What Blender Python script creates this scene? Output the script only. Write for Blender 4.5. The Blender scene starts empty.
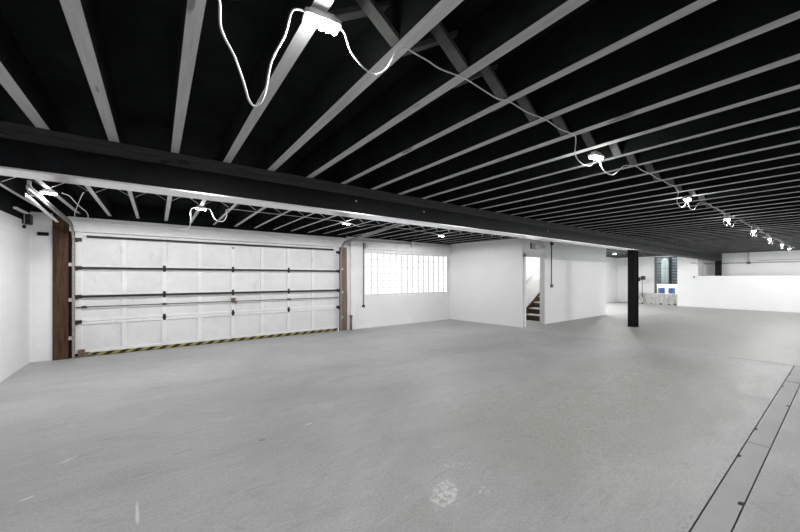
import bpy, math, random
from mathutils import Vector
random.seed(7)
S = bpy.context.scene
COL = S.collection
PI = math.pi

# ------------------------------------------------------------------ helpers
class MB:
    def __init__(s): s.v=[]; s.f=[]; s.m=[]; s.sm=[]
    def add(s, vs, fs, mi=0, smooth=False):
        o=len(s.v); s.v+=[tuple(v) for v in vs]
        for f in fs:
            s.f.append(tuple(i+o for i in f)); s.m.append(mi); s.sm.append(smooth)
        return s
    def box(s, x0,x1,y0,y1,z0,z1, mi=0, mis=None, bev=0.0):
        """mis = dict(bottom=, top=) material index overrides; bev chamfers vertical+horizontal edges"""
        x0,x1=min(x0,x1),max(x0,x1); y0,y1=min(y0,y1),max(y0,y1); z0,z1=min(z0,z1),max(z0,z1)
        mis=mis or {}
        if bev<=0:
            vs=[(x0,y0,z0),(x1,y0,z0),(x1,y1,z0),(x0,y1,z0),(x0,y0,z1),(x1,y0,z1),(x1,y1,z1),(x0,y1,z1)]
            s.add(vs,[(0,3,2,1)],mis.get('bottom',mi)); o=len(s.v)-8
            for f in [(0,1,5,4),(1,2,6,5),(2,3,7,6),(3,0,4,7)]:
                s.f.append(tuple(i+o for i in f)); s.m.append(mi); s.sm.append(False)
            s.f.append(tuple(i+o for i in (4,5,6,7))); s.m.append(mis.get('top',mi)); s.sm.append(False)
            return s
        b=min(bev,(x1-x0)*.45,(y1-y0)*.45,(z1-z0)*.45)
        rings=[]
        def ring(ix,z):
            return [(x0+ix,y0+ix,z),(x1-ix,y0+ix,z),(x1-ix,y1-ix,z),(x0+ix,y1-ix,z)]
        vs=ring(b,z0)+ring(0,z0+b)+ring(0,z1-b)+ring(b,z1)
        fs=[]
        for k in range(3):
            for i in range(4):
                j=(i+1)%4; fs.append((k*4+i,k*4+j,k*4+4+j,k*4+4+i))
        s.add(vs,[(3,2,1,0)],mis.get('bottom',mi)); o=len(s.v)-16
        for f in fs: s.f.append(tuple(i+o for i in f)); s.m.append(mi); s.sm.append(False)
        s.f.append(tuple(i+o for i in (12,13,14,15))); s.m.append(mis.get('top',mi)); s.sm.append(False)
        return s
    def prism(s, poly, y0, y1, mi=0, axis='y'):
        """polygon of (a,b) extruded: axis y -> (a,y,b); axis x -> (x,a,b); axis z -> (a,b,z)"""
        n=len(poly)
        def P(a,b,t): return (a,t,b) if axis=='y' else ((t,a,b) if axis=='x' else (a,b,t))
        vs=[P(a,b,y0) for a,b in poly]+[P(a,b,y1) for a,b in poly]
        fs=[tuple(range(n)),tuple(range(2*n-1,n-1,-1))]+[(i,n+i,n+(i+1)%n,(i+1)%n) for i in range(n)]
        return s.add(vs,fs,mi)
    def tube(s, pts, r, n=8, mi=0, smooth=True, curve=True):
        P=[Vector(p) for p in pts]
        if curve and len(P)>2:
            Q=[]
            for i in range(len(P)-1):
                p0=P[max(i-1,0)];p1=P[i];p2=P[i+1];p3=P[min(i+2,len(P)-1)]
                for k in range(6):
                    t=k/6
                    Q.append(.5*((2*p1)+(p2-p0)*t+(2*p0-5*p1+4*p2-p3)*t*t+(3*p1-p0-3*p2+p3)*t**3))
            Q.append(P[-1]); P=Q
        up=None; rings=[]
        for i,p in enumerate(P):
            d=(P[min(i+1,len(P)-1)]-P[max(i-1,0)]).normalized()
            if up is None:
                up=Vector((0,0,1)) if abs(d.z)<.9 else Vector((1,0,0))
            a=(up-d*up.dot(d))
            if a.length<1e-4: a=d.orthogonal()
            a.normalize(); up=a; b=d.cross(a)
            rings.append([p+a*math.cos(2*PI*k/n)*r+b*math.sin(2*PI*k/n)*r for k in range(n)])
        vs=[v for R in rings for v in R]; fs=[]
        for i in range(len(rings)-1):
            for k in range(n):
                j=(k+1)%n; fs.append((i*n+k,i*n+j,i*n+n+j,i*n+n+k))
        s.add(vs,fs,mi,smooth)
        o=len(s.v)-len(vs)
        s.f.append(tuple(o+k for k in range(n-1,-1,-1))); s.m.append(mi); s.sm.append(False)
        s.f.append(tuple(o+len(vs)-n+k for k in range(n))); s.m.append(mi); s.sm.append(False)
        return s
    def lathe(s, c, prof, n=16, mi=0, axis='z', smooth=True):
        """prof: (radius, along); c centre"""
        c=Vector(c); vs=[]
        for r,h in prof:
            for k in range(n):
                a=2*PI*k/n; x=r*math.cos(a); y=r*math.sin(a)
                if axis=='z': v=(x,y,h)
                elif axis=='y': v=(x,h,-y)
                else: v=(h,x,y)
                vs.append(c+Vector(v))
        fs=[]
        for i in range(len(prof)-1):
            for k in range(n):
                j=(k+1)%n; fs.append((i*n+k,i*n+j,i*n+n+j,i*n+n+k))
        s.add(vs,fs,mi,smooth); o=len(s.v)-len(vs)
        s.f.append(tuple(o+k for k in range(n-1,-1,-1))); s.m.append(mi); s.sm.append(False)
        s.f.append(tuple(o+len(vs)-n+k for k in range(n))); s.m.append(mi); s.sm.append(False)
        return s
    def bar(s, p, q, w, t, side=(0,1,0), mi=0):
        """rectangular board from p to q, width w along 'side', thickness t"""
        p=Vector(p);q=Vector(q);d=(q-p).normalized();a=Vector(side);a=(a-d*a.dot(d)).normalized();b=d.cross(a)
        vs=[e+a*sa*w/2+b*sb*t/2 for e in (p,q) for sa,sb in ((-1,-1),(1,-1),(1,1),(-1,1))]
        return s.add(vs,[(3,2,1,0),(4,5,6,7),(0,1,5,4),(1,2,6,5),(2,3,7,6),(3,0,4,7)],mi)

def origin_of(o):
    w=Vector((0,0,0))
    while o: w+=o.location; o=o.parent
    return w
def obj(name, mb, mats, parent=None, at=None):
    """ONE mesh object; vertices given in world metres, re-based on 'at' (or the parent's origin)"""
    if not isinstance(mats,(list,tuple)): mats=[mats]
    off=origin_of(parent) if parent else Vector(at or (0,0,0))
    me=bpy.data.meshes.new(name)
    me.from_pydata([tuple(Vector(v)-off) for v in mb.v],[],mb.f)
    for m in mats: me.materials.append(m)
    for i,p in enumerate(me.polygons): p.material_index=mb.m[i]; p.use_smooth=mb.sm[i]
    me.update()
    o=bpy.data.objects.new(name,me); COL.objects.link(o)
    if parent: o.parent=parent
    else: o.location=off
    return o
def tag(o,label,cat,group=None,kind=None):
    o['label']=label; o['category']=cat
    if group: o['group']=group
    if kind: o['kind']=kind
    return o
def struct(name,mb,mats,parent=None,label=None):
    o=obj(name,mb,mats,parent)
    if not parent: o['kind']='structure'
    if label: o['label']=label
    return o
def thing(name,loc,label,cat,group=None):
    o=bpy.data.objects.new(name,None); COL.objects.link(o); o.location=loc; o.empty_display_size=.1
    return tag(o,label,cat,group)
def dup(root,loc,label=None):
    r=root.copy(); COL.objects.link(r); r.location=loc
    if label: r['label']=label
    for ch in list(root.children):
        c=ch.copy(); COL.objects.link(c); c.parent=r
        for g in list(ch.children):
            d=g.copy(); COL.objects.link(d); d.parent=c
    return r

# ------------------------------------------------------------------ materials
class NT:
    def __init__(s,name):
        s.m=bpy.data.materials.new(name); s.m.use_nodes=True; s.t=s.m.node_tree; s.n=s.t.nodes; s.l=s.t.links
        s.b=s.n['Principled BSDF']; s.geo=s.n.new('ShaderNodeNewGeometry')
    def L(s,a,b): s.l.new(a,b)
    def pos(s,scale=(1,1,1),rot=(0,0,0)):
        mp=s.n.new('ShaderNodeMapping'); mp.inputs['Scale'].default_value=scale; mp.inputs['Rotation'].default_value=rot
        s.L(s.geo.outputs['Position'],mp.inputs[0]); return mp.outputs[0]
    def noise(s,vec,scale,detail=5,rough=.6,dist=0):
        n=s.n.new('ShaderNodeTexNoise'); n.inputs['Scale'].default_value=scale; n.inputs['Detail'].default_value=detail
        n.inputs['Roughness'].default_value=rough; n.inputs['Distortion'].default_value=dist
        s.L(vec,n.inputs['Vector']); return n.outputs['Fac']
    def ramp(s,fac,stops):
        r=s.n.new('ShaderNodeValToRGB'); e=r.color_ramp.elements
        while len(e)<len(stops): e.new(.5)
        for i,(p,c) in enumerate(stops):
            e[i].position=p; e[i].color=(c[0],c[1],c[2],1) if not isinstance(c,(int,float)) else (c,c,c,1)
        s.L(fac,r.inputs[0]); return r.outputs[0]
    def mix(s,fac,a,b,mode='MIX'):
        m=s.n.new('ShaderNodeMix'); m.data_type='RGBA'; m.blend_type=mode
        for val,sock in ((fac,m.inputs['Factor']),(a,m.inputs['A']),(b,m.inputs['B'])):
            if hasattr(val,'links'): s.L(val,sock)
            elif isinstance(val,(int,float)):
                sock.default_value = val if sock.name=='Factor' else (val,val,val,1)
            else: sock.default_value=(*val,1)
        return m.outputs['Result']
    def math(s,op,a,b=0,clamp=False):
        m=s.n.new('ShaderNodeMath'); m.operation=op; m.use_clamp=clamp
        for val,sock in ((a,m.inputs[0]),(b,m.inputs[1])):
            if hasattr(val,'links'): s.L(val,sock)
            else: sock.default_value=val
        return m.outputs[0]
    def bump(s,h,strength=.3,dist=.01):
        b=s.n.new('ShaderNodeBump'); b.inputs['Strength'].default_value=strength; b.inputs['Distance'].default_value=dist
        s.L(h,b.inputs['Height']); s.L(b.outputs[0],s.b.inputs['Normal'])
    def fin(s,col=None,rough=.7,metal=0,spec=.3):
        if col is not None:
            if hasattr(col,'links'): s.L(col,s.b.inputs['Base Color'])
            else: s.b.inputs['Base Color'].default_value=(*col,1)
        if hasattr(rough,'links'): s.L(rough,s.b.inputs['Roughness'])
        else: s.b.inputs['Roughness'].default_value=rough
        s.b.inputs['Metallic'].default_value=metal; s.b.inputs['Specular IOR Level'].default_value=spec
        return s.m

def flat(name,c,rough=.6,metal=0,spec=.3,var=.12,scale=12):
    t=NT(name); n=t.noise(t.pos(),scale)
    lo=tuple(x*(1-var) for x in c); hi=tuple(min(1,x*(1+var)) for x in c)
    return t.fin(t.ramp(n,[(.3,lo),(.7,hi)]),rough,metal,spec)

def mat_wall(name,c=(.84,.84,.845),plane='x',mortar=.35,dirt=.05):
    """painted concrete block; plane 'x' = wall lying in the YZ plane, 'y' = in the XZ plane"""
    t=NT(name)
    sep=t.n.new('ShaderNodeSeparateXYZ'); t.L(t.geo.outputs['Position'],sep.inputs[0])
    cmb=t.n.new('ShaderNodeCombineXYZ'); t.L(sep.outputs['Y' if plane=='x' else 'X'],cmb.inputs[0]); t.L(sep.outputs['Z'],cmb.inputs[1])
    br=t.n.new('ShaderNodeTexBrick'); br.inputs['Scale'].default_value=1; br.inputs['Brick Width'].default_value=.405
    br.inputs['Row Height'].default_value=.203; br.inputs['Mortar Size'].default_value=.006; br.inputs['Mortar Smooth'].default_value=.6
    br.inputs['Color1'].default_value=(1,1,1,1); br.inputs['Color2'].default_value=(.96,.96,.96,1); br.inputs['Mortar'].default_value=(.0,.0,.0,1)
    t.L(cmb.outputs[0],br.inputs['Vector'])
    n1=t.noise(t.pos(),1.3,6); n2=t.noise(t.pos(),40,4)
    base=t.mix(t.ramp(n1,[(.35,1),(.62,0)]),c,tuple(x*(1-dirt) for x in c))
    base=t.mix(t.math('MULTIPLY',t.math('SUBTRACT',1,br.outputs['Color']),mortar*.25),base,tuple(x*.55 for x in c))
    h=t.math('ADD',t.math('MULTIPLY',br.outputs['Color'],mortar),t.math('MULTIPLY',n2,.25))
    t.bump(h,.5,.006)
    return t.fin(base,.75,0,.25)

def mat_floor():
    t=NT('poured_concrete'); P=t.pos(); sep=t.n.new('ShaderNodeSeparateXYZ'); t.L(t.geo.outputs['Position'],sep.inputs[0])
    X,Y=sep.outputs['X'],sep.outputs['Y']
    big=t.noise(t.pos((.5,.9,1)),.9,7,.62,.6)
    mid=t.noise(t.pos((1.0,2.2,1),(0,0,.15)),2.2,9,.65,.8)
    fine=t.noise(P,55,4,.7)
    c=t.ramp(big,[(.32,(.31,.313,.317)),(.50,(.395,.398,.403)),(.66,(.46,.463,.468))])
    c=t.mix(t.ramp(mid,[(.36,.55),(.5,0)]),c,(.33,.333,.325))
    c=t.mix(t.ramp(mid,[(.6,0),(.76,.4)]),c,(.53,.53,.53))
    c=t.mix(.16,c,t.ramp(fine,[(.35,.2),(.65,.75)]))
    strk=t.noise(t.pos((.8,3.0,1),(0,0,.5)),3.5,8,.72,1.5)
    c=t.mix(t.ramp(strk,[(.54,0),(.66,.55)]),c,(.30,.302,.295)); c=t.mix(t.ramp(strk,[(.30,.45),(.42,0)]),c,(.54,.54,.545))
    def box(a0,a1,b0,b1,s=.25):
        fx=t.math('MULTIPLY',t.math('DIVIDE',t.math('SUBTRACT',X,a0),s,True),t.math('DIVIDE',t.math('SUBTRACT',a1,X),s,True))
        fy=t.math('MULTIPLY',t.math('DIVIDE',t.math('SUBTRACT',Y,b0),s,True),t.math('DIVIDE',t.math('SUBTRACT',b1,Y),s,True))
        return t.math('MULTIPLY',fx,fy)
    # rough, slightly greenish worn zone along the trench
    worn=t.noise(t.pos((1.6,2.5,1)),3.0,9,.7,1.2)
    wz=t.math('MULTIPLY',box(1.9,7.6,.56,2.7,.8),t.ramp(worn,[(.38,0),(.56,.9)]))
    c=t.mix(wz,c,(.36,.365,.325))
    pit=t.noise(t.pos((1,3,1)),22,5,.75)
    c=t.mix(t.math('MULTIPLY',box(1.9,7.6,.56,2.9,.8),t.ramp(pit,[(.54,0),(.62,.85)])),c,(.20,.20,.185))
    # chips right along the slab edge of the trench
    edge=t.noise(P,30,5,.7)
    c=t.mix(t.math('MULTIPLY',box(.5,5.0,.51,.56,.02),t.ramp(edge,[(.52,0),(.6,.7)])),c,(.22,.22,.2))
    # second slab past the joint
    c=t.mix(t.math('GREATER_THAN',X,8.03),c,t.mix(.55,c,(.45,.455,.43)))
    # white paint splatter
    sp=t.noise(t.pos((1,1.2,1)),30,6,.75,.5)
    def blob(cx,cy,rx,ry,thr=.5,inten=.85,col=(.72,.72,.71)):
        nonlocal c
        dx=t.math('DIVIDE',t.math('SUBTRACT',X,cx),rx); dy=t.math('DIVIDE',t.math('SUBTRACT',Y,cy),ry)
        d=t.math('ADD',t.math('MULTIPLY',dx,dx),t.math('MULTIPLY',dy,dy))
        m=t.math('MULTIPLY',t.math('SUBTRACT',1,d,True),2.5,True)
        m=t.math('MULTIPLY',m,t.ramp(sp,[(thr-.03,0),(thr+.03,inten)]))
        c=t.mix(m,c,col)
    warp=t.noise(P,9,4,.6)
    def streak(p,q,w,thr=.45,inten=.8,col=(.70,.70,.69)):
        """irregular paint smear from p to q, w wide"""
        nonlocal c
        L=math.hypot(q[0]-p[0],q[1]-p[1]); ux,uy=(q[0]-p[0])/L,(q[1]-p[1])/L; cx,cy=(p[0]+q[0])/2,(p[1]+q[1])/2
        X0=t.math('SUBTRACT',X,cx); Y0=t.math('SUBTRACT',Y,cy)
        a=t.math('DIVIDE',t.math('ADD',t.math('MULTIPLY',X0,ux),t.math('MULTIPLY',Y0,uy)),L/2)
        b=t.math('DIVIDE',t.math('SUBTRACT',t.math('MULTIPLY',Y0,ux),t.math('MULTIPLY',X0,uy)),w/2)
        d=t.math('ADD',t.math('MULTIPLY',a,a),t.math('MULTIPLY',b,b))
        d=t.math('ADD',d,t.math('MULTIPLY',t.math('SUBTRACT',warp,.5),2.2))
        m=t.math('MULTIPLY',t.math('SUBTRACT',1,d,True),2.2,True)
        m=t.math('MULTIPLY',m,t.ramp(sp,[(thr-.05,0),(thr+.05,inten)]))
        c=t.mix(m,c,col)
    streak((1.33,1.46),(1.62,1.61),.17,.51); streak((1.46,1.50),(1.58,1.52),.07,.48); streak((1.66,1.44),(1.78,1.36),.09,.56); streak((1.60,1.80),(1.95,1.62),.10,.57,.55)
    streak((-.10,2.60),(-.085,2.33),.022,.36); streak((-.69,3.03),(-.62,3.06),.03,.42); streak((-.60,3.45),(-.49,3.55),.05,.5,.5)
    blob(1.15,3.02,.04,.02,.45,.5); blob(.72,2.96,.03,.02,.3,.8,(.22,.22,.21)); blob(2.3,4.1,.5,.06,.52,.6,(.33,.33,.32)); blob(3.3,4.3,.9,.12,.50,.35,(.30,.30,.29))
    h=t.math('ADD',t.math('MULTIPLY',fine,.3),t.math('MULTIPLY',mid,.7)); t.bump(h,.3,.01)
    return t.fin(c,t.ramp(mid,[(.3,.42),(.7,.62)]),0,.35)

def mat_wood(name,dark,light,axis='y',scale=1,rough=.75,knots=True):
    t=NT(name); sc={'x':(.6,9,9),'y':(9,.6,9),'z':(9,9,.6)}[axis]
    g=t.noise(t.pos(tuple(a*scale for a in sc)),3,8,.65,.5)
    c=t.ramp(g,[(.3,dark),(.7,light)])
    if knots:
        sk={'x':(.7,3,3),'y':(3,.7,3),'z':(3,3,.7)}[axis]
        k=t.noise(t.pos(sk),4,2,.4)
        c=t.mix(t.ramp(k,[(.69,0),(.74,.75)]),c,tuple(x*.35 for x in dark))
    t.bump(g,.25,.004)
    return t.fin(c,rough,0,.2)

def mat_steel():
    t=NT('black_painted_steel'); n=t.noise(t.pos((1,1,1)),9,8,.7); n2=t.noise(t.pos(),70,5,.7)
    c=t.mix(t.ramp(n2,[(.6,0),(.8,.5)]),t.ramp(n,[(.35,(.003,.0035,.004)),(.7,(.009,.010,.012))]),(.035,.04,.045))
    t.bump(t.math('ADD',n,t.math('MULTIPLY',n2,.6)),.35,.006)
    return t.fin(c,t.ramp(n,[(.3,.42),(.7,.6)]),0,.16)

def mat_hazard():
    t=NT('hazard_stripe'); sep=t.n.new('ShaderNodeSeparateXYZ'); t.L(t.geo.outputs['Position'],sep.inputs[0])
    s=t.math('ADD',sep.outputs['X'],t.math('MULTIPLY',sep.outputs['Z'],-1.6))
    m=t.math('LESS_THAN',t.math('FRACT',t.math('DIVIDE',s,.20)),.5)
    d=t.noise(t.pos(),20,5)
    y=t.ramp(d,[(.3,(.24,.20,.06)),(.7,(.42,.37,.14))])
    return t.fin(t.mix(m,y,(.018,.018,.018)),.6)

def mat_door(nm='white_door_paint',c0=(.82,.82,.825),c1=(.68,.68,.68)):
    t=NT(nm); n=t.noise(t.pos((1,1,1)),2.2,8,.7,.4); n2=t.noise(t.pos((2,1,.6)),5,7,.7)
    c=t.mix(t.ramp(n,[(.42,.0),(.7,.55)]),c0,c1)
    c=t.mix(t.ramp(n2,[(.60,0),(.75,.5)]),c,(.42,.41,.40))
    t.bump(n2,.15,.004)
    return t.fin(c,.6,0,.3)

def mat_emit(name,strength,c=(1,1,1)):
    m=bpy.data.materials.new(name); m.use_nodes=True; b=m.node_tree.nodes['Principled BSDF']
    b.inputs['Base Color'].default_value=(.8,.8,.8,1); b.inputs['Emission Color'].default_value=(*c,1); b.inputs['Emission Strength'].default_value=strength
    return m

def mat_block():
    m=bpy.data.materials.new('clear_glass_block'); m.use_nodes=True; t=m.node_tree; n=t.nodes; n.clear()
    out=n.new('ShaderNodeOutputMaterial'); tr=n.new('ShaderNodeBsdfTransparent'); tl=n.new('ShaderNodeBsdfTranslucent'); gl=n.new('ShaderNodeBsdfGlossy')
    tr.inputs[0].default_value=(.56,.565,.57,1); tl.inputs[0].default_value=(.6,.6,.6,1); gl.inputs['Roughness'].default_value=.1
    a=n.new('ShaderNodeMixShader'); b=n.new('ShaderNodeMixShader')
    geo=n.new('ShaderNodeNewGeometry'); no=n.new('ShaderNodeTexNoise'); no.inputs['Scale'].default_value=7; no.inputs['Detail'].default_value=4
    mr=n.new('ShaderNodeMapRange'); mr.inputs['From Min'].default_value=.35; mr.inputs['From Max'].default_value=.65; mr.inputs['To Min'].default_value=.06; mr.inputs['To Max'].default_value=.22
    t.links.new(geo.outputs['Position'],no.inputs['Vector']); t.links.new(no.outputs['Fac'],mr.inputs['Value']); t.links.new(mr.outputs[0],a.inputs[0])
    t.links.new(tr.outputs[0],a.inputs[1]); t.links.new(tl.outputs[0],a.inputs[2])
    b.inputs[0].default_value=.05; t.links.new(a.outputs[0],b.inputs[1]); t.links.new(gl.outputs[0],b.inputs[2]); t.links.new(b.outputs[0],out.inputs[0])
    return m

M=dict(
 floor=mat_floor(),
 wx=mat_wall('painted_block_side',plane='x'), wy=mat_wall('painted_block_end',plane='y'),
 wsm=mat_wall('painted_smooth_wall',c=(.85,.85,.85),mortar=0.0,dirt=.03),
 trim=flat('white_trim_paint',(.80,.80,.80),.6,var=.05,scale=5),
 header=mat_door(), door=mat_door(), doorp=mat_door('greyer_panel_paint',(.755,.755,.76),(.60,.60,.60)),  # recessed door panels are a tone greyer than the raised frame
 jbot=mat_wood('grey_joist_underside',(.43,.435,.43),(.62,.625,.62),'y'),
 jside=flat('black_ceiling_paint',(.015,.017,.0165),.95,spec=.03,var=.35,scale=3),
 brace=mat_wood('grey_bracing_wood',(.10,.105,.10),(.15,.155,.15),'z'),
 plate=mat_wood('dark_timber_plate',(.030,.033,.031),(.065,.069,.066),'x'),
 steel=mat_steel(),
 flange=flat('white_flange_paint',(.84,.84,.845),.5,var=.04,scale=4),
 gflange=flat('glossy_white_flange',(.86,.86,.865),.22,.35,1.0,var=.03,scale=4),
 post=mat_wood('brown_weathered_wood',(.022,.012,.008),(.12,.065,.036),'z',1,.7),
 post2=mat_wood('pale_brown_wood',(.13,.095,.075),(.25,.19,.15),'z',1,.7),
 galv=flat('galvanised_metal',(.50,.50,.49),.45,.4,var=.25,scale=25),
 rail=flat('dull_track_metal',(.30,.30,.29),.6,.2,var=.3,scale=20),
 dgalv=flat('dark_galvanised_metal',(.16,.16,.155),.5,.4,var=.4,scale=25),
 iron=flat('dark_iron',(.035,.033,.03),.55,.3,var=.4,scale=30),
 rust=flat('rusty_iron',(.16,.12,.095),.8,var=.6,scale=40),
 blackp=flat('black_plastic',(.012,.012,.012),.45),
 whitep=flat('white_plastic',(.78,.78,.78),.4,var=.03),
 cord=flat('white_cord',(.80,.80,.80),.5,var=.03),
 gcord=flat('grey_cord',(.30,.30,.30),.5,var=.05),
 haz=mat_hazard(), lens=mat_emit('glowing_led_lens',30), block=mat_block(),
 mortar=flat('pale_mortar',(.50,.51,.51),.8,var=.1),
 gap=flat('gap_shade',(.012,.012,.012),.95),  # near-black colour stands in for the shade inside gaps and recesses
 cover=flat('smooth_cover_concrete',(.42,.422,.432),.6,var=.08,scale=2.5),
 riser=mat_wood('dark_brown_riser',(.055,.036,.026),(.10,.07,.05),'x'),
 tread=flat('pale_stair_nosing',(.62,.60,.55),.6),
 rough=None,
 siding=None,
 blue=flat('blue_plastic',(.03,.075,.18),.4,var=.15),
 snow=flat('pale_outdoor_ground',(.80,.81,.82),.9,var=.05,scale=1),
)
t=NT('broken_concrete'); n=t.noise(t.pos(),6,9,.75,.5); c=t.ramp(n,[(.3,(.42,.41,.39)),(.55,(.62,.61,.59)),(.75,(.72,.71,.69))]); t.bump(n,.9,.05); M['rough']=t.fin(c,.9)
t=NT('grey_green_metal'); n=t.noise(t.pos((1,1,3)),2,5); M['siding']=t.fin(t.ramp(n,[(.3,(.07,.09,.09)),(.7,(.12,.145,.145))]),.5,.2)

# ------------------------------------------------------------------ dimensions
XL,XR=-1.66,21.2       # side walls
YB,YD=-3.6,7.85        # open rear, door wall
ZJ,ZD=2.48,2.72        # underside of joists, underside of deck
YBM=3.645              # steel beam centre line
ORD=['first','second','third','fourth','fifth','sixth','seventh','eighth','ninth','tenth']

# ------------------------------------------------------------------ setting
fl=MB()
ch=(.377,.52)  # trench in Y
for (a,b,c_,d) in ((XL-.3,XR+.35,ch[1],YD+1.2),(XL-.3,XR+.35,YB,ch[0]),(8.03,XR+.35,ch[0],ch[1]),(XL-.3,0.0,ch[0],ch[1])):
    fl.box(a,b,c_,d,-.2,0)
fl.box(0,8.03,ch[0],ch[1],-.2,-.09)
struct('floor',fl,M['floor'],label='bare grey concrete slab floor of the garage basement')
g=MB().box(XR+.35,34,-10,16,-.3,-.02); struct('floor',g,M['snow'],label='pale ground outside beyond the far opening')
g=MB().box(XL-6,XR+.35,YD+1.2,YD+14,-.3,-.02); struct('floor',g,M['snow'],label='pale ground outside the glass block window')
# raised joint bead between the two slabs
tag(obj('floor_joint',MB().box(8.02,8.05,.53,5.33,0,.004),flat('pale_joint_filler',(.62,.62,.60),.8)),'thin pale filled joint running across the concrete floor beside the trench end','joint',kind='structure')
c_=MB(); c_.box(XL-.3,XR+.35,YB,YD+.25,ZD,ZD+.08); struct('ceiling',c_,M['jside'],label='black painted ceiling deck above the joists')
struct('wall_left',MB().box(XL-.25,XL,YB,YD+.25,0,2.265).box(XL-.25,XL-.005,YB,YD+.25,2.265,ZD,1),[M['wx'],M['jside']],label='white painted block wall on the left under a black board')

wd=MB()
DX0,DX1=-1.17,3.86
wd.box(XL,-1.40,YD+.02,YD+.25,0,2.45,bev=.004)                                   # block pier by left corner
wd.box(-1.40,4.03,YD+.22,YD+.25,2.17,2.45)
wd.box(4.03,4.58,YD,YD+.25,0,2.46)
wd.box(4.58,7.74,YD,YD+.25,0,.905); wd.box(4.58,7.74,YD,YD+.25,2.078,2.46)
wd.box(7.74,8.0,YD,YD+.06,0,2.46)
wd.box(13.28,14.0,YD,YD+.25,0,2.75); wd.box(19.2,XR+.35,YD,YD+.25,0,2.75); wd.box(14.0,19.2,YD,YD+.25,2.25,2.75)  # unseen opening added here so daylight brightens the far room floor
wd.box(8.0,13.28,YD,YD+.25,0,2.72)
struct('wall_back',wd,[M['wy']],label='white painted block wall with the garage door and the glass block window')
wb=MB(); wb.box(XL-.25,9.5,YB-.25,YB,0,ZD); wb.box(20.2,XR+.25,YB-.25,YB,0,ZD); wb.box(9.5,20.2,YB-.25,YB,2.3,ZD); wb.box(14.6,15.1,YB-.25,YB,0,2.3)  # openings towards the far end are added to let daylight in
struct('wall_front',wb,M['wy'],label='white block wall behind the camera with openings added for daylight')
# black board closing the joist bays above the wall
bb=MB().box(XL,8.0,YD+.03,YD+.24,2.418,ZD); struct('trim_1',bb,M['jside'],label='black rim board above the door wall')
# header boards over the garage door
hd=MB(); hd.box(-1.2,4.03,YD+.0,YD+.1,2.17,2.345,bev=.004); hd.box(-1.22,4.05,YD-.03,YD+.1,2.345,2.415,bev=.004)
struct('trim_2',hd,M['header'],label='stained white header boards above the garage door')
lt=MB().box(4.6,7.82,YD-.06,YD,2.15,2.40,bev=.006); struct('trim_3',lt,M['trim'],label='white lintel above the glass block window')
pl=MB().box(4.12,4.34,YD-.07,YD,0,2.40,bev=.006); struct('trim_4',pl,M['trim'],label='white pilaster strip between the door post and the window')
struct('trim_5',MB().box(4.36,7.8,YD-.03,YD,.0,.035),M['trim'],label='low strip at the foot of the window wall')

# stair enclosure
se=MB()
a=(7.82,YD); b=(8.12,5.37)
dx,dy=b[0]-a[0],b[1]-a[1]; L=math.hypot(dx,dy); nx,ny=-dy/L*.14,dx/L*.14
se.prism([(a[0],a[1]),(b[0],b[1]),(b[0]+.14,b[1]+.02),(a[0]+.14,a[1])],0,ZJ,axis='z')
struct('wall_stair_left',se,M['wsm'],label='smooth white side wall of the stair enclosure beside the window')
sf=MB(); sf.box(8.26,8.27,5.37,5.48,0,ZJ); sf.box(9.20,13.40,5.35,5.48,0,ZJ); sf.box(8.26,9.20,5.36,5.48,1.965,ZJ)
sf.box(8.12,8.26,5.365,5.48,0,ZJ)
sf.box(13.27,13.40,5.48,YD,0,ZJ)
sf.box(8.27,13.27,6.36,6.46,0,ZJ)
struct('wall_stair_front',sf,M['wsm'],label='smooth white wall with the open stair doorway')
dc=MB(); 
for x0,x1 in ((8.195,8.262),(9.195,9.26)): dc.box(x0,x1,5.325,5.36,0,2.04,bev=.004)
dc.box(8.195,9.26,5.325,5.36,1.962,2.05,bev=.004)
struct('trim_6',dc,M['trim'],label='white casing around the stair doorway')

# right end of the space
wr=MB()
wr.box(XR,XR+.25,YB,4.95,0,ZD); wr.box(XR,XR+.25,6.10,YD+.25,0,ZD); wr.box(XR,XR+.25,4.95,6.10,0,.55); wr.box(XR,XR+.25,4.95,6.10,2.47,ZD)
wr.box(20.3,XR,4.2,4.95,0,ZJ)
struct('wall_right',wr,M['wsm'],label='white far end wall with a square opening to the outdoors')
struct('wall_half',MB().box(20.25,20.4,YB,4.2,0,1.455,bev=.006),M['wsm'],label='white chest-high half wall in front of the far end wall')
struct('trim_7',MB().box(XR-.04,XR+.26,6.085,6.11,.55,2.47),M['iron'],label='dark jamb strip at the side of the far opening')

# glass block window
win=bpy.data.objects.new('window_1',None); COL.objects.link(win); win.location=(4.58,YD,.905); win['kind']='structure'; win['label']='wide glass block window in the white wall right of the garage door'
nc,nr=15,6; W=3.16; Hh=1.173; cw=W/nc; chh=Hh/nr
gb=MB(); mo=MB()
for i in range(nc):
    for j in range(nr):
        x0=4.58+i*cw; z0=.905+j*chh
        gb.box(x0+.003,x0+cw-.003,YD+.016,YD+.036,z0+.004,z0+chh-.004,bev=.006)
for i in range(nc+1):
    x=4.58+i*cw; mo.box(x-.007,x+.007,YD+.006,YD+.02,.905,.905+Hh)
for j in range(nr+1):
    z=.905+j*chh; mo.box(4.58,4.58+W,YD+.007,YD+.019,z-.005,z+.005)
obj('glass_blocks',gb,M['block'],win); obj('mortar_grid',mo,M['mortar'],win)
obj('window_sill',MB().box(4.58,7.74,YD-.004,YD+.012,.897,.907),M['trim'],win)

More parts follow.
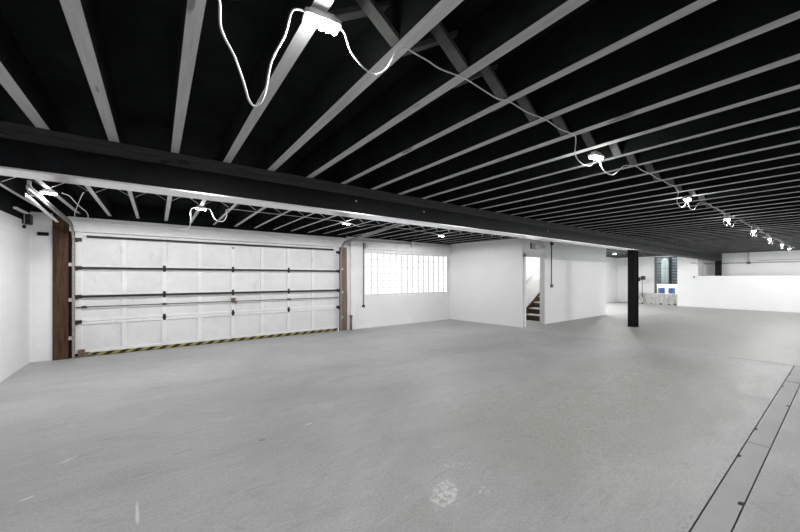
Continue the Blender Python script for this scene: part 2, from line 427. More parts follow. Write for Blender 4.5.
# ------------------------------------------------------------------ garage door
door=bpy.data.objects.new('door_1',None); COL.objects.link(door); door.location=(1.34,YD+.07,0); door['kind']='structure'; door['label']='closed white panelled overhead garage door with dark reinforcing struts'
ZS=[.055,.61,1.05,1.548,2.165]
ST=[-1.13,-.485,.117,.707,1.326,1.929,2.526,3.129,3.83]
DY=YD+.06   # raised face of the door
for k in range(4):
    z0,z1=ZS[k]+.002,ZS[k+1]-.002
    b=MB(); b.box(-1.14,3.845,DY+.024,DY+.05,z0,z1,1)
    rw=.05
    b.box(-1.14,3.845,DY,DY+.026,z0,z0+rw,bev=.004); b.box(-1.14,3.845,DY,DY+.026,z1-rw,z1,bev=.004)
    for i,x in enumerate(ST):
        w=.035 if 0<i<8 else .05
        xa,xb=(x-w,x+w) if 0<i<8 else ((-1.14,-1.05) if i==0 else (3.755,3.845))
        b.box(xa,xb,DY+.001,DY+.026,z0+rw-.004,z1-rw+.004,bev=.004)
    sec=obj('door_section',b,[M['door'],M['doorp']],door)
    if k<3:
        for x in (.117,1.326,2.526):
            h=MB(); z=ZS[k+1]; h.box(x-.022,x+.022,DY-.008,DY,z-.055,z+.065,bev=.002); h.tube([(x-.03,DY-.014,z),(x+.03,DY-.014,z)],.010,curve=False)
            h.box(x-.03,x+.03,DY-.018,DY-.002,z-.018,z+.022,bev=.003)
            obj('hinge',h,M['iron'],sec)
    # edge roller hinges
    for x,s in ((-1.14,1),(3.845,-1)):
        h=MB(); z=ZS[k+1]-(.13 if k==3 else 0)
        h.box(x,x+s*.09,DY-.03,DY-.001,z-.03,z+.03,bev=.003); h.box(x+s*.005,x+s*.05,DY-.045,DY-.03,z-.045,z+.02,bev=.003)
        h.tube([(x-s*.035,DY-.02,z),(x+s*.05,DY-.02,z)],.007,curve=False); h.lathe((x-s*.03,DY-.02,z),[(.0,-.012),(.022,-.012),(.022,.012),(0,.012)],12,axis='x')
        obj('roller_bracket',h,M['iron'],sec)
for z,x0,x1,r in ((2.096,-.99,3.66,.017),(1.546,-1.07,3.78,.019),(1.05,-1.07,3.78,.019)):
    s=MB(); s.box(x0,x1,DY-.05,DY-.002,z-r,z-r+.005); s.box(x0,x1,DY-.05,DY-.045,z-r,z+r); s.box(x0,x1,DY-.05,DY-.002,z+r-.005,z+r)
    obj('reinforcing_strut',s,M['iron'],door)
lb=MB().tube([(-1.12,DY-.03,.866),(3.80,DY-.03,.866)],.010,curve=False); lo=obj('lock_bar',lb,M['dgalv'],door)
for x in (-1.02,.117,2.526): obj('bar_guide',MB().box(x-.035,x+.035,DY-.045,DY,.848,.884,bev=.003),M['iron'],lo)
lk=MB().box(1.285,1.37,DY-.04,DY,.85,.94,bev=.006).lathe((1.326,DY-.05,.89),[(0,-.02),(.03,-.02),(.03,.02),(0,.02)],14,axis='y').box(1.34,1.40,DY-.06,DY-.045,.82,.88,bev=.003)
obj('lock_handle',lk,M['rust'],door)
obj('top_seal_disc',MB().lathe((1.326,DY-.004,2.02),[(0,-.006),(.028,-.006),(.028,.006),(0,.006)],16,axis='y'),M['galv'],door)
obj('bottom_seal',MB().box(-.97,3.76,DY-.035,DY+.03,.004,.062,bev=.006),M['haz'],door)
for x in (-1.10,):
    h=MB().box(x,x+.09,DY-.03,DY-.001,.03,.13,bev=.004).box(x+.09,x+.15,DY-.028,DY-.002,.03,.075,bev=.004).box(x,x+.2,DY-.05,DY,.0,.03,bev=.003)
    obj('bottom_bracket',h,M['rust'],door)
struct('trim_8',MB().box(-1.21,3.86,YD+.18,YD+.2,0,2.17),M['gap'],label='black sheet standing in for shade at the back of the garage door recess')
struct('trim_10',MB().box(-1.208,-1.141,YD+.045,YD+.06,0,2.17).box(3.846,3.874,YD+.045,YD+.06,0,2.17),M['gap'],label='black strips standing in for shade in the gaps beside the garage door')

# timber posts at both sides
p=MB(); p.prism([(-1.40,0),(-1.21,0),(-1.21,2.36),(-1.33,2.40),(-1.40,2.40)],YD-.005,YD+.16)
tag(obj('door_post',p,M['post'],at=(-1.3,YD,0)),'dark brown weathered timber post left of the garage door','post')
p=MB(); p.prism([(3.875,0),(4.03,0),(4.045,.8),(4.03,1.4),(4.025,2.17),(3.875,2.17)],YD-.005,YD+.16)
tag(obj('door_post',p,M['post2'],at=(3.95,YD,0)),'pale brown timber post right of the garage door','post')

# tracks: angle rails with a curve
def track(x,s,zh,yend,zend,label):
    rt=thing('door_track',(x,YD,0),label,'door track',None)
    pts=[(YD-.02+.0,0.02),(YD-.02,1.95)]
    R=.33
    for k in range(1,9):
        a=k/8*PI/2; pts.append((YD-.02-R+R*math.cos(a),1.95+R*math.sin(a)))
    zc=pts[-1][1]; pts+= [(yend,zend)]
    P=[(x,y,z) for y,z in pts]
    m=MB()
    # C profile: web + two lips following the path
    for off,w,t in ((0,.052,.004),):
        for i in range(len(P)-1):
            a=Vector(P[i]);b=Vector(P[i+1]); d=(b-a).normalized(); n=Vector((0,-d.z,d.y))
            ex=d*.004
            m.bar(a-ex,b+ex,w,.004,side=n)
            for q in (-1,1): m.bar(a-ex+n*q*w/2+Vector((s*.012,0,0)),b+ex+n*q*w/2+Vector((s*.012,0,0)),.026,.004,side=(1,0,0))
    obj('rail',m,M['rail'],rt)
    h=MB(); h.box(x-s*.004-.002,x-s*.004+.002,YD-.05,YD+.0,.02,1.9); obj('wall_angle',h,M['dgalv'],rt)
    for z in (.35,1.0,1.6): obj('jamb_bracket',MB().box(x-s*.05,x,YD-.03,YD-.006,z-.03,z+.03,bev=.003),M['galv'],rt)
    h=MB().box(x-s*.035-.014,x-s*.035+.014,yend+.25,yend+.29,zend-.03,ZJ+.02,bev=.002); h.box(x-s*.05,x+s*.01,yend+.24,yend+.30,zend-.045,zend-.03)
    obj('hanger',h,M['flange'],rt)
    return rt
t1=track(-1.155,1,2.3,5.35,2.374,'pale galvanised garage door track curving up at the left of the door')
# second, outer reinforcing angle on left track
m=MB().bar((-1.27,YD-.5,2.27),(-1.27,5.85,2.37),.05,.006,side=(0,0,1)).bar((-1.255,YD-.5,2.25),(-1.255,5.85,2.35),.035,.006,side=(1,0,0)); obj('support_angle',m,M['flange'],t1)
t2=track(3.858,-1,2.3,4.92,2.445,'garage door track curving up beside the pale brown post')
m=MB().bar((3.90,YD-.15,2.30),(3.90,5.2,2.46),.05,.006,side=(0,0,1)); obj('support_angle',m,M['flange'],t2)

# white pipe above the window
p=MB().tube([(4.08,YD-.10,2.345),(6.15,YD-.10,2.345)],.028,12,curve=False)
r=thing('counterweight_pipe',(5.1,YD-.10,2.345),'horizontal white pipe fixed above the glass block window','pipe'); obj('tube',p,M['flange'],r)
obj('bracket',MB().box(6.12,6.17,YD-.15,YD-.061,2.28,2.44,bev=.003),M['flange'],r)
obj('bracket',MB().box(4.10,4.14,YD-.15,YD-.05,2.30,2.39,bev=.003),M['flange'],r)
# black conduit left of window
r=thing('conduit',(4.53,YD-.02,.6),'thin dark vertical conduit on the white wall left of the window','conduit')
obj('pipe',MB().tube([(4.53,YD-.014,.61),(4.53,YD-.014,2.33)],.011,8,curve=False),M['dgalv'],r)
obj('end_box',MB().box(4.49,4.56,YD-.04,YD,.575,.63,bev=.004),M['iron'],r)
# small floor pipe stub at right of the pilaster
r=MB().tube([(4.10,YD-.10,.0),(4.10,YD-.10,.34)],.03,10,curve=False); r.lathe((4.10,YD-.10,.34),[(.04,0),(.04,.05),(.0,.05)],12)
tag(obj('floor_pipe_stub',r,M['dgalv'],at=(4.10,YD-.1,0)),'short grey pipe stub standing on the floor by the pilaster','pipe')
# recessed vent on block pier
r=thing('wall_vent',(-1.51,YD,2.06),'small black rectangular vent high on the block pier in the left corner','vent')
obj('opening',MB().box(-1.565,-1.455,YD+.008,YD+.019,2.075,2.118),M['gap'],r)
fr=MB()
for z in (2.068,2.118): fr.box(-1.575,-1.445,YD,YD+.02,z,z+.008)
for x in (-1.575,-1.452): fr.box(x,x+.008,YD+.0,YD+.02,2.068,2.126)
obj('frame',fr,M['iron'],r)
# corner device
r=thing('junction_box',(-1.60,7.34,2.2),'small black box with a white arm and hanging black plug in the left corner','box')
obj('housing',MB().box(-1.655,-1.57,7.46,7.60,2.20,2.36,bev=.01),M['blackp'],r)
obj('arm',MB().box(-1.64,-1.60,7.00,7.60,2.355,2.385,bev=.004),M['flange'],r)
obj('hanging_cord',MB().tube([(-1.61,7.36,2.355),(-1.61,7.36,2.16)],.006,6,curve=False),M['gcord'],r)
obj('plug',MB().lathe((-1.61,7.36,2.12),[(.0,0),(.018,0),(.022,.03),(.014,.05),(0,.05)],10),M['blackp'],r)
# pale bulb end
r=MB().lathe((-1.56,7.50,2.45),[(0,-.03),(.02,-.028),(.022,0),(.012,.03),(0,.03)],10)

# ------------------------------------------------------------------ steel beam + timber plate + columns
bm=MB(); y0,y1=YBM-.125,YBM+.125; zb=2.146; zt=2.36
bm.box(XL+.01,10.9,y0,y1,zb,zb+.014,1,mis={'top':0}); bm.box(10.9,XR,y0,y1,zb,zb+.014); bm.box(XL+.01,XR,y0,y1,zt-.014,zt); bm.box(XL+.01,XR,YBM-.006,YBM+.006,zb+.014,zt-.014)
# deep web side plate: the beam reads as a closed dark face
bm.box(XL+.01,XR,y0+.012,y0+.018,zb+.014,zt-.014)
br=thing('steel_beam',(9.8,YBM,zb),'long black steel beam with white underside crossing the whole room','beam')
br_o=obj('beam',bm,[M['steel'],M['gflange']],br)
for x in (1.93,3.0,6.2,13.0,17.4): obj('bolt',MB().lathe((x,y0+.005,zt-.06),[(0,-.012),(.012,-.012),(.014,0),(0,0)],6,axis='y'),M['galv'],br)
pt=MB(); 
xs=XL+.01
while xs<XR:
    xe=min(xs+3.66,XR); pt.box(xs+.001,xe-.001,y0+.004,y1-.004,zt,zt+.06,bev=.003); pt.box(xs+.001,xe-.001,y0+.006,y1-.004,zt+.061,ZJ,bev=.003); xs=xe
tag(obj('timber_plate',pt,M['plate'],at=(9.8,YBM,zt)),'dark timber plate lying along the top of the steel beam','plank')
# two floor-to-beam columns
def column(x,label):
    r=thing('steel_column',(x,YBM-.03,0),label,'column',None)
    y=YBM-.03; c=MB(); w=.1
    c.box(x-w,x-w+.014,y-w,y+w,.012,zb-.012); c.box(x+w-.014,x+w,y-w,y+w,.012,zb-.012); c.box(x-w+.014,x+w-.014,y-.006,y+.006,.012,zb-.012)
    obj('shaft',c,M['steel'],r)
    obj('base_plate',MB().box(x-w-.02,x+w+.02,y-w-.015,y+w+.015,0,.012),M['steel'],r)
    obj('cap_plate',MB().box(x-w-.04,x+w+.03,y-w,y+w,zb-.012,zb),M['steel'],r)
    return r
column(10.80,'black steel column standing in mid floor under the beam')
column(20.98,'black steel column behind the half wall at the far end of the beam')

# ------------------------------------------------------------------ lamps positions
NL=[.555,3.12,5.79,8.39,11.0,13.7,16.3,18.8]     # near bay
FLp=[-1.12,.545,3.03,5.85]                         # bay behind the beam
KX=[-.68+.4065*k for k in range(-2,54)]

# ------------------------------------------------------------------ joists
def joist_mesh(name,y0,y1,w,seed):
    rnd=random.Random(seed); b=MB()
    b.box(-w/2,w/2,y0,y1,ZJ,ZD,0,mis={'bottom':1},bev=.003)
    me=bpy.data.meshes.new(name); me.from_pydata([(v[0],v[1],v[2]-ZJ) for v in b.v],[],b.f)
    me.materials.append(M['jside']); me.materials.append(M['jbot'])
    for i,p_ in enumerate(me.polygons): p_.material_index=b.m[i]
    return me
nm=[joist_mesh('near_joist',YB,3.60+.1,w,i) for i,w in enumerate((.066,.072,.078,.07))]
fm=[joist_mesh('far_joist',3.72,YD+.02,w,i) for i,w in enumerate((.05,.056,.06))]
def where(x,lamps,unit):
    if x<lamps[0]-.05:
        k=sum(1 for q in KX if x<q<lamps[0]-.05)
        return '%s left of the leftmost %s'%(ORD[k],unit)
    i=max(j for j,l in enumerate(lamps) if x>=l-.05)
    k=sum(1 for q in KX if lamps[i]-.05<=q<x)
    wh=['nearest','second nearest','third nearest','fourth nearest','fifth nearest','sixth nearest','seventh nearest','farthest'][i] if unit=='light' else ['leftmost','second','third','fourth'][i]
    return '%s right of the %s %s'%(ORD[k] if k<10 else '%d steps'%(k+1),wh,unit)
for i,x in enumerate(KX):
    if x>XR-.05 or x<XL+.03: continue
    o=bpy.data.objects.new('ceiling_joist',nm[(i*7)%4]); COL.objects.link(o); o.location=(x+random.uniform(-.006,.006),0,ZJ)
    o.rotation_euler.z=random.uniform(-.0012,.0012)
    tag(o,'grey-bottomed joist before the beam, '+where(x,NL,'light'),'joist','ceiling joists on the camera side of the beam')
for i,x in enumerate(KX):
    if x>XR-.05 or x<XL+.03 or 8.3<x<13.2: continue
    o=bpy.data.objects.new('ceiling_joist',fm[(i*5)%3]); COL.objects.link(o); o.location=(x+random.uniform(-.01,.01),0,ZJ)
    if x<8.3: lab='grey-bottomed joist behind the beam, '+where(x,FLp,'rear light')
    else:
        k=sum(1 for q in KX if 13.2<=q<x); lab='grey-bottomed joist over the far room behind the beam, %s past stair wall'%(ORD[k] if k<10 else '%d joists'%(k+1))
    tag(o,lab,'joist','ceiling joists behind the beam')

# ------------------------------------------------------------------ crossed bracing
def bracing(name,y,w,t,mat,off,z0=ZJ+.01,z1=ZD-.01):
    g=.4065-.07
    r=bpy.data.objects.new(name,None); COL.objects.link(r); r.location=(0,y,ZJ)
    obj('brace',MB().bar((-g/2,y-off,z1),(g/2,y-off,z0),w,t,side=(0,1,0)),mat,r)
    obj('brace',MB().bar((-g/2,y+off,z0),(g/2,y+off,z1),w,t,side=(0,1,0)),mat,r)
    return r
pr_=bracing('cross_bracing',1.30,.062,.022,M['brace'],.036); pr_['category']='bracing'; pr_['group']='wooden crossed braces between the near joists'
n_=0
for i in range(len(KX)-1):
    xa,xb=KX[i],KX[i+1]; xm=(xa+xb)/2
    if xb>XR-.05 or xa<.5: continue
    o=pr_ if n_==0 else dup(pr_,(0,0,0)); n_+=1
    o.location=(xm,1.30+random.uniform(-.05,.05),ZJ)
    o['label']='grey wooden crossed braces between joists, gap '+where(xm,NL,'light')
st_=bracing('strap_bracing',5.88,.02,.004,M['galv'],.012); st_['category']='bracing'; st_['group']='thin metal crossed straps between the joists behind the beam'
n_=0
for i in range(len(KX)-1):
    xa,xb=KX[i],KX[i+1]; xm=(xa+xb)/2
    if xb>8.1 or xa<XL+.03: continue
    o=st_ if n_==0 else dup(st_,(0,0,0)); n_+=1
    o.location=(xm,5.82,ZJ)
    o['label']='thin metal crossed straps between joists, gap '+where(xm,FLp,'rear light')

# ------------------------------------------------------------------ work lights (LED clusters) and their cords
E_LAMP=1.5; A_RATIO=26
def make_light(loc,label,group,z0=2.435,energy=E_LAMP):
    r=thing('work_light',loc,label,'light',group)
    x,y,z=loc
    # housing plate with rounded ends
    h=MB(); 
    poly=[(-.075,-.028),(-.062,-.036),(.062,-.036),(.075,-.028),(.075,.028),(.062,.036),(-.062,.036),(-.075,.028)]
    h.prism([(x+a,y+b) for a,b in poly],z+.004,z+.024,axis='z'); h.prism([(x+a*.7,y+b*.6) for a,b in poly],z+.024,z+.045,axis='z')
    obj('housing',h,M['whitep'],r)
    l=MB()
    for i in range(5):
        for j in (-1,1):
            l.lathe((x-.056+i*.028,y+j*.016,z+.004),[(0,-.016),(.008,-.0145),(.012,-.008),(.013,0),(0,0)][::-1],10)
    obj('led_lens',l,M['lens'],r)
    return r
def add_lamp(r,energy):
    d=bpy.data.lights.new('lamp_beam','SPOT'); d.energy=energy*A_RATIO; d.spot_size=PI; d.spot_blend=.15; d.shadow_soft_size=.04; d.color=(1,.995,.985)
    o=bpy.data.objects.new('lamp_beam',d); COL.objects.link(o); o.parent=r; o.location=(0,0,-.03)
    d=bpy.data.lights.new('lamp_glow','POINT'); d.energy=energy; d.shadow_soft_size=.04; d.color=(1,.995,.985)
    o=bpy.data.objects.new('lamp_glow',d); COL.objects.link(o); o.parent=r; o.location=(0,0,-.05)
Lproto=None
wl=['nearest, largest glowing LED work light on the underside of the joists','second nearest LED work light of the near row, with cord loops at both sides',
 'third nearest LED work light of the near row along the joists','fourth nearest LED work light of the near row along the joists',
 'fifth nearest LED work light of the near row, above the half wall','sixth nearest LED work light of the near row, small in the distance',
 'seventh nearest LED work light of the near row, second from the far end','farthest LED work light of the near row, last before the end wall']
Lp=None
for i,x in enumerate(NL):
    loc=(x,1.305+.02*(i%2),2.435)
    if Lp is None: Lp=make_light(loc,wl[0],'work lights strung along the near joists'); r=Lp; r.rotation_euler.z=-.12
    else: r=dup(Lp,loc,wl[i]); r.rotation_euler.z=random.uniform(-.15,.15)
    lights_todo=None
    add_lamp(r,E_LAMP) if i else None
add_lamp(Lp,E_LAMP)
fwl=['glowing LED work light beside the left door track','glowing LED work light hanging from a joist above the garage door','glowing LED work light above the right end of the garage door','glowing LED work light above the glass block window','tiny glowing LED work light under the ceiling of the far room behind the mid-floor column','unseen LED work light added to brighten the far room close behind the stair wall']
base=[c for c in Lp.children if c.type=='MESH']
for i,(x,y) in enumerate([(-1.09,5.93),(.545,5.90),(3.0,5.85),(5.83,6.15),(16.4,6.2),(14.36,6.3)]):  # last entry is an unseen extra lamp brightening the far room floor
    r=bpy.data.objects.new('work_light',None); COL.objects.link(r); r.location=(x,y,2.43)
    tag(r,fwl[i],'light','work lights behind the beam')
    for c in base:
        k=c.copy(); COL.objects.link(k); k.parent=r
    add_lamp(r,E_LAMP*(1.7 if x>10 else 1))

def cord(pts,label,mat='cord',r=.0042,group=None):
    c=Vector(pts[0]); o=obj('power_cord',MB().tube(pts,r,8),M[mat],at=tuple(c)); tag(o,label,'cord',group); return o
y=1.30
cord([(-1.0,1.35,2.474),(-.1,1.32,2.46),(.12,y,2.465),(.172,y,2.36),(.18,y,2.25),(.222,y,2.17),(.252,y,2.09),(.27,y,2.03),(.292,y,2.012),(.315,y,2.04),(.332,y,2.10),(.352,y,2.206),(.40,y,2.32),(.425,y,2.42),(.448,y,2.445),(.478,y,2.452)],
     'white double power cord sagging in a deep loop left of the nearest light')
cord([(.63,1.29,2.448),(.648,1.28,2.42),(.667,1.27,2.356),(.716,1.27,2.315),(.76,1.27,2.297),(.80,1.27,2.298),(.847,1.26,2.337),(.88,1.25,2.40),(.90,1.25,2.435),(.935,1.24,2.460),(1.0,1.24,2.458),(1.08,1.24,2.455),(1.18,1.25,2.455),(1.352,1.25,2.47),(1.5,1.25,2.46),(1.65,1.255,2.455),(1.758,1.25,2.47),(1.95,1.25,2.46),(2.165,1.245,2.47),(2.36,1.25,2.46),(2.571,1.25,2.47),(2.66,1.28,2.45),(2.69,1.30,2.37),(2.75,1.30,2.325),(2.86,1.30,2.31),(2.98,1.30,2.335),(3.05,1.305,2.42)],
     'power cord running from the nearest light along the joists to the second light',r=.0035)
for i in range(1,7):
    xa,xb=NL[i],NL[i+1]
    js=[q for q in KX if xa+.5<q<xb-.55]
    pts=[(xa+.02,1.305,2.43),(xa+.03,1.30,2.37),(xa+.12,1.30,2.325),(xa+.28,1.30,2.33),(xa+.42,1.30,2.40),(xa+.5,1.28,2.455)]
    for q in js: pts+=[(q,1.25,2.474),(q+.2,1.25,2.467)]
    pts=pts[:-1]+[(xb-.5,1.28,2.45),(xb-.48,1.30,2.36),(xb-.36,1.30,2.30),(xb-.22,1.30,2.31),(xb-.1,1.305,2.36),(xb-.06,1.31,2.43)]
    cord(pts,'pale power cord looping between the %s and %s nearest lights of the near row'%(ORD[i],ORD[i+1]),'cord',.0036)
y=5.9
cord([(.47,y,2.445),(.42,y,2.42),(.405,y,2.36),(.41,y,2.25),(.415,6.4,2.19),(.3,7.2,2.25),(.28,YD-.035,2.33)],'thin white cord hanging left of the light above the garage door','cord',.005)
cord([(.62,y,2.45),(.67,y,2.44),(.70,y,2.36),(.74,y,2.29),(.80,y,2.265),(.86,y,2.285),(.90,y,2.37),(.92,y,2.475),(1.3,5.82,2.465),(2.1,5.82,2.468),(2.8,5.84,2.468),(2.95,5.86,2.445)],'white cord drooping right of the light above the garage door and on to the next','cord',.005)
cord([(-.97,5.92,2.45),(-.93,6.1,2.455),(-.945,6.6,2.46),(-.935,7.0,2.45),(-.92,7.3,2.44),(-.93,7.55,2.42),(-.96,7.78,2.39),(-.97,7.80,2.34)],'white cord running from the light by the left track to the door header','cord',.006)
cord([(-.80,6.15,2.53),(-.84,6.35,2.54),(-.92,6.75,2.53),(-1.0,7.1,2.472),(-1.06,7.4,2.455),(-1.10,7.62,2.43),(-1.115,7.76,2.37)],'white cord arcing from the joists to the upper left corner of the garage door','cord',.006)
cord([(3.11,5.85,2.45),(3.2,5.85,2.42),(3.28,5.8,2.40),(3.4,5.8,2.44),(3.6,5.82,2.465),(4.6,5.9,2.468),(5.5,6.1,2.468),(5.78,6.14,2.45)],'white cord from the light above the door end towards the window','cord',.005)

# ------------------------------------------------------------------ trench covers
xs=[0.05,1.30,4.0,6.77,8.02]
for i in range(4):
    x0,x1=xs[i]+.009,xs[i+1]-(.02 if i==2 else .003)
    m=MB(); ya,yb=ch[0]+.008,ch[1]-.008
    nts={0:[],1:[(2.88,-1),(3.636,1)],2:[(5.47,-1),(6.40,1),(4.397,1)],3:[(7.25,1)]}[i]
    # cover plate outline with small lifting notches cut in its long edges
    low=[];up=[]
    for nx_,s in sorted(nts):
        if s<0: low+= [(nx_-.03,ya),(nx_-.03,ya+.022),(nx_+.015,ya+.022),(nx_+.03,ya)]
        else: up+= [(nx_-.03,yb),(nx_-.03,yb-.014),(nx_+.03,yb-.014),(nx_+.03,yb)]
    poly=[(x0,ya)]+low+[(x1,ya),(x1,yb)]+up[::-1]+[(x0,yb)]
    m.prism(poly,-.05,-.001,axis='z')
    lab=['trench cover plate nearest the camera','second trench cover plate, with two lifting notches','third and longest visible trench cover plate, beyond the faint seam','short trench cover plate at the far end by the slab joint'][i]
    tag(obj('trench_cover',m,M['cover'],at=((x0+x1)/2,.45,-.05)),'smooth grey '+lab,'trench cover','cover plates over the floor trench')
struct('trim_9',MB().box(0,8.03,ch[0]+.001,ch[1]-.001,-.0899,-.08),M['gap'],label='black strip standing in for shade at the bottom of the floor trench')

# ------------------------------------------------------------------ stairs
st=thing('staircase',(9.72,5.9,0),'brown stair with pale nosings climbing to the right inside the white doorway','staircase')
RS,RN=.185,.28
for k in range(9):
    x=9.72+k*RN; z=k*RS
    obj('riser',MB().box(x,x+.02,5.49,6.33,z,z+RS-.03),M['riser'],st)
    obj('tread',MB().box(x-.02,x+RN+.019,5.49,6.33,z+RS-.03,z+RS,bev=.005),M['tread'],st)
sg=MB().prism([(9.58,0),(9.72,0),(9.72+9*RN,9*RS),(9.72+9*RN,9*RS+.2),(9.62,.22),(9.58,.16)],6.332,6.358)
obj('stringer',sg,M['riser'],st)
hr=thing('handrail',(9.6,6.28,1.1),'thin pale handrail on the white wall of the stairwell','handrail')
obj('rail',MB().tube([(9.3,6.29,.93),(12.2,6.29,.93+2.9*RS/RN)],.016,10,curve=False),M['whitep'],hr)
for x in (9.6,11.2): obj('bracket',MB().bar((x,6.30,.93+(x-9.3)*RS/RN-.02),(x,6.36,.93+(x-9.3)*RS/RN-.06),.02,.02,side=(1,0,0)),M['galv'],hr)
sl=thing('stair_fill_lamp',(10.2,5.9,2.44),'unseen round lamp added above the stair steps to brighten the stairwell','light')  # unseen lamp added to light the stairwell
obj('base',MB().lathe((10.2,5.9,2.44),[(0,0),(.09,0),(.09,.04),(0,.04)],20),M['whitep'],sl)
obj('globe',MB().lathe((10.2,5.9,2.36),[(0,0),(.05,.01),(.075,.04),(.08,.08),(0,.08)],20),M['lens'],sl)
d=bpy.data.lights.new('lamp_glow','POINT'); d.energy=8; d.shadow_soft_size=.08; o=bpy.data.objects.new('lamp_glow',d); COL.objects.link(o); o.parent=sl; o.location=(0,0,-.16)
struct('ceiling_stair',MB().box(8.27,13.27,5.48,6.36,ZJ,ZJ+.02),M['wsm'],label='white ceiling inside the stair enclosure')

# emergency light over stair doorway
r=thing('emergency_light',(8.8,5.35,2.25),'white emergency light with two round heads above the stair doorway','light')
obj('housing',MB().box(8.66,8.94,5.28,5.35,2.17,2.32,bev=.012),M['whitep'],r)
obj('back_plate',MB().box(8.50,8.55,5.33,5.35,2.19,2.36,bev=.004),M['dgalv'],r)
for x in (8.99,9.12): obj('lamp_head',MB().lathe((x,5.29,2.25),[(0,-.03),(.04,-.03),(.045,0),(.025,.03),(0,.03)],16,axis='y'),M['whitep'],r)
obj('swivel_arm',MB().tube([(8.93,5.31,2.25),(9.14,5.31,2.25)],.010,8,curve=False).tube([(9.05,5.31,2.25),(9.05,5.345,2.25)],.01,8,curve=False),M['galv'],r)
# conduit on the stair wall
r=thing('conduit',(9.6,5.34,1.1),'grey vertical conduit with small box on the white stair wall','conduit')
obj('pipe',MB().tube([(9.6,5.335,1.15),(9.6,5.335,2.46)],.014,8,curve=False),M['dgalv'],r)
obj('switch_box',MB().box(9.56,9.64,5.30,5.35,1.08,1.17,bev=.006),M['dgalv'],r)
obj('upper_box',MB().box(9.56,9.65,5.30,5.35,2.36,2.44,bev=.006),M['iron'],r)

# ------------------------------------------------------------------ far end things
r=thing('wall_pipe',(XR-.06,1.5,2.03),'thin grey pipe run along the far end wall above the half wall','pipe')
obj('tube',MB().tube([(XR-.05,4.15,2.035),(XR-.05,-1.5,2.035)],.022,8,curve=False),M['galv'],r)
obj('drop_tube',MB().tube([(XR-.05,2.66,2.035),(XR-.05,2.66,2.70)],.025,8,curve=False),M['galv'],r)
obj('coupling',MB().box(XR-.10,XR-.002,2.60,2.72,1.98,2.08,bev=.01),M['dgalv'],r)
obj('upper_tube',MB().tube([(XR-.04,2.4,2.13),(XR-.04,-1.5,2.13)],.014,8,curve=False),M['galv'],r)
tag(obj('wall_sensor',MB().lathe((20.29,4.33,1.40),[(0,-.03),(.03,-.03),(.035,0),(0,.0)],12,axis='x'),M['iron'],at=(20.29,4.33,1.40)),'small round black sensor on the white wall left of the half wall','sensor')
r=MB().tube([(20.28,4.45,2.06),(20.28,4.3,2.06),(20.28,4.22,2.0)],.03,8); tag(obj('pipe_elbow',r,M['galv'],at=(20.28,4.3,2.06)),'small pale pipe elbow high on the white wall beside the far column','pipe')

# broken concrete ledge in front of opening
rnd=random.Random(3); m=MB(); nx_,=(40,)
yy0,yy1=4.97,6.85; rows=[]
top=[];fr_=[]
for i in range(nx_+1):
    y=yy0+(yy1-yy0)*i/nx_
    h=.545+rnd.uniform(-.035,.02)-(.08 if i in (1,2,3) else 0)
    rows.append([(XR-.002,y,0),(20.80+rnd.uniform(-.04,.03),y,0),(20.86+rnd.uniform(-.05,.04),y,.18+rnd.uniform(-.03,.03)),(20.84+rnd.uniform(-.04,.04),y,.38),(20.86+rnd.uniform(-.03,.03),y,h),(XR-.002,y,h+.01)])
vs=[v for R_ in rows for v in R_]; fs=[]
for i in range(nx_):
    for k in range(6):
        j=(k+1)%6; fs.append((i*6+k,i*6+j,i*6+6+j,i*6+6+k))
fs+=[tuple(range(5,-1,-1)),tuple(nx_*6+k for k in range(6))]
m.add(vs,fs)
tag(obj('concrete_ledge',m,M['rough'],at=(21.0,5.9,0)),'rough broken pale concrete ledge below the far opening','ledge')
labs=['rubble lump at the foot of the far ledge, nearest the column','small dark rubble lump at the foot of the far ledge, second from the left','dark rubble lump at the middle foot of the far ledge','rubble lump at the foot of the far ledge, second from the right','rightmost dark rubble lump at the foot of the far ledge']
for i,yv in enumerate((6.5,6.1,5.7,5.35,5.12)):
    m=MB(); R=rnd.uniform(.05,.09)
    prof=[(R*.5*rnd.uniform(.8,1.2),0),(R*rnd.uniform(.9,1.1),R*.4),(R*.7*rnd.uniform(.8,1.2),R*1.0),(R*.2,R*1.3)]
    m.lathe((20.65,yv,0),prof,7,smooth=False)
    tag(obj('rubble_lump',m,M['dgalv'] if i%2 else M['rust'],at=(20.65,yv,0)),labs[i],'rubble','rubble below the far opening')

# stand with black head
r=thing('tripod_stand',(20.5,6.45,0),'thin dark tripod stand with a black head beside the far opening','stand')
obj('pole',MB().tube([(20.5,6.45,.35),(20.5,6.45,1.32)],.016,8,curve=False),M['dgalv'],r)
for a in (0,2.1,4.2):
    obj('leg',MB().tube([(20.5,6.45,.62),(20.5+.28*math.cos(a),6.45+.28*math.sin(a),.0)],.011,6,curve=False),M['dgalv'],r)
obj('head',MB().box(20.42,20.56,6.32,6.50,1.26,1.46,bev=.02).box(20.44,20.54,6.54,6.66,1.18,1.40,bev=.02).bar((20.5,6.45,1.30),(20.5,6.6,1.26),.03,.03,side=(1,0,0)),M['blackp'],r)
# conduit mark far wall
tag(obj('wall_hook',MB().tube([(XR-.03,7.45,2.35),(XR-.03,7.45,2.1),(XR-.06,7.45,2.02)],.014,6),M['galv'],at=(XR-.03,7.45,2.1)),'small grey hook high on the far room wall left of the column','hook')

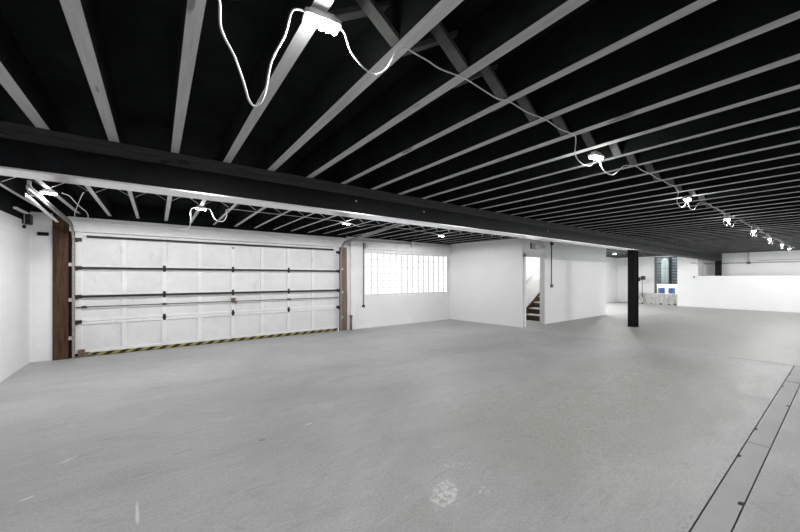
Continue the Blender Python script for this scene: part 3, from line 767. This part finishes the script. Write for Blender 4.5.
# outdoors through the opening
r=thing('metal_shed',(25,6.5,0),'grey-green ribbed metal shed seen through the far opening','building')
m=MB(); z=0
while z<3.4:
    m.prism([(24.5,z),(24.46,z+.05),(24.46,z+.10),(24.5,z+.15)] ,4.2,9.0,axis='y') if False else m.prism([(24.5,z),(24.44,z+.07),(24.44,z+.11),(24.5,z+.17)],4.2,9.0,axis='y'); z+=.17
m.box(24.5,26,4.2,9.0,0,3.4); obj('wall',m,M['siding'],r)
obj('doorway_gap',MB().box(24.41,24.44,6.22,6.34,0,3.2),M['gap'],r); obj('doorway_gap',MB().box(24.41,24.44,6.98,7.12,0,3.2),M['gap'],r)
r=thing('storage_tank',(24.0,6.36,0),'tall pale green cylinder standing in front of the metal shed','tank')
obj('body',MB().lathe((24.0,6.42,0),[(.17,0),(.17,2.3),(.15,2.42),(.07,2.5),(0,2.52)],24),flat('pale_green_metal',(.19,.23,.225),.4,.1,var=.1),r)
obj('band',MB().lathe((24.0,6.42,1.9),[(.176,0),(.176,.03)],24),M['dgalv'],r)
struct('wall_outside',MB().box(23.4,23.6,2,11,-.3,1.0),M['snow'],label='low white parapet outdoors beyond the far opening')
for i,(yv,lb) in enumerate(((6.15,'blue drum outdoors, left one of the pair seen over the ledge'),(5.70,'blue drum outdoors, right one of the pair seen over the ledge'))):
    r=thing('plastic_drum',(22.4,yv,0),lb,'drum','blue drums outside the far opening')
    obj('body',MB().lathe((22.4,yv,-.02),[(.13,0),(.15,.03),(.15,.28),(.158,.30),(.15,.32),(.15,.58),(.158,.60),(.15,.62),(.15,.80),(.13,.84),(0,.84)],20),M['blue'],r)
    obj('lid',MB().lathe((22.4,yv,.815),[(.135,0),(.135,.02),(0,.02)],20),M['whitep'],r)
tag(obj('storage_box',MB().box(22.3,22.7,6.36,6.66,-.02,.82,bev=.02),M['whitep'],at=(22.5,6.5,0)),'pale square container outdoors left of the blue drums','container')

# ------------------------------------------------------------------ world, camera, view
w=bpy.data.worlds.new('overcast_sky'); S.world=w; w.use_nodes=True
bg=w.node_tree.nodes['Background']; bg.inputs[0].default_value=(.97,.985,1,1); bg.inputs[1].default_value=2.2
cam=bpy.data.cameras.new('camera'); co=bpy.data.objects.new('camera',cam); COL.objects.link(co)
f_px=330.7; cam.sensor_fit='HORIZONTAL'; cam.sensor_width=36; cam.lens=36*f_px/800; cam.shift_y=-(266-277.5)/800*1.0
cam.clip_start=.05; cam.clip_end=200
co.location=(0,0,1.38)
th=math.radians(53.688)
co.rotation_euler=(PI/2,0,th-PI/2)
S.camera=co
S.view_settings.view_transform='Standard'; S.view_settings.look='None'; S.view_settings.exposure=1.06; S.view_settings.gamma=1
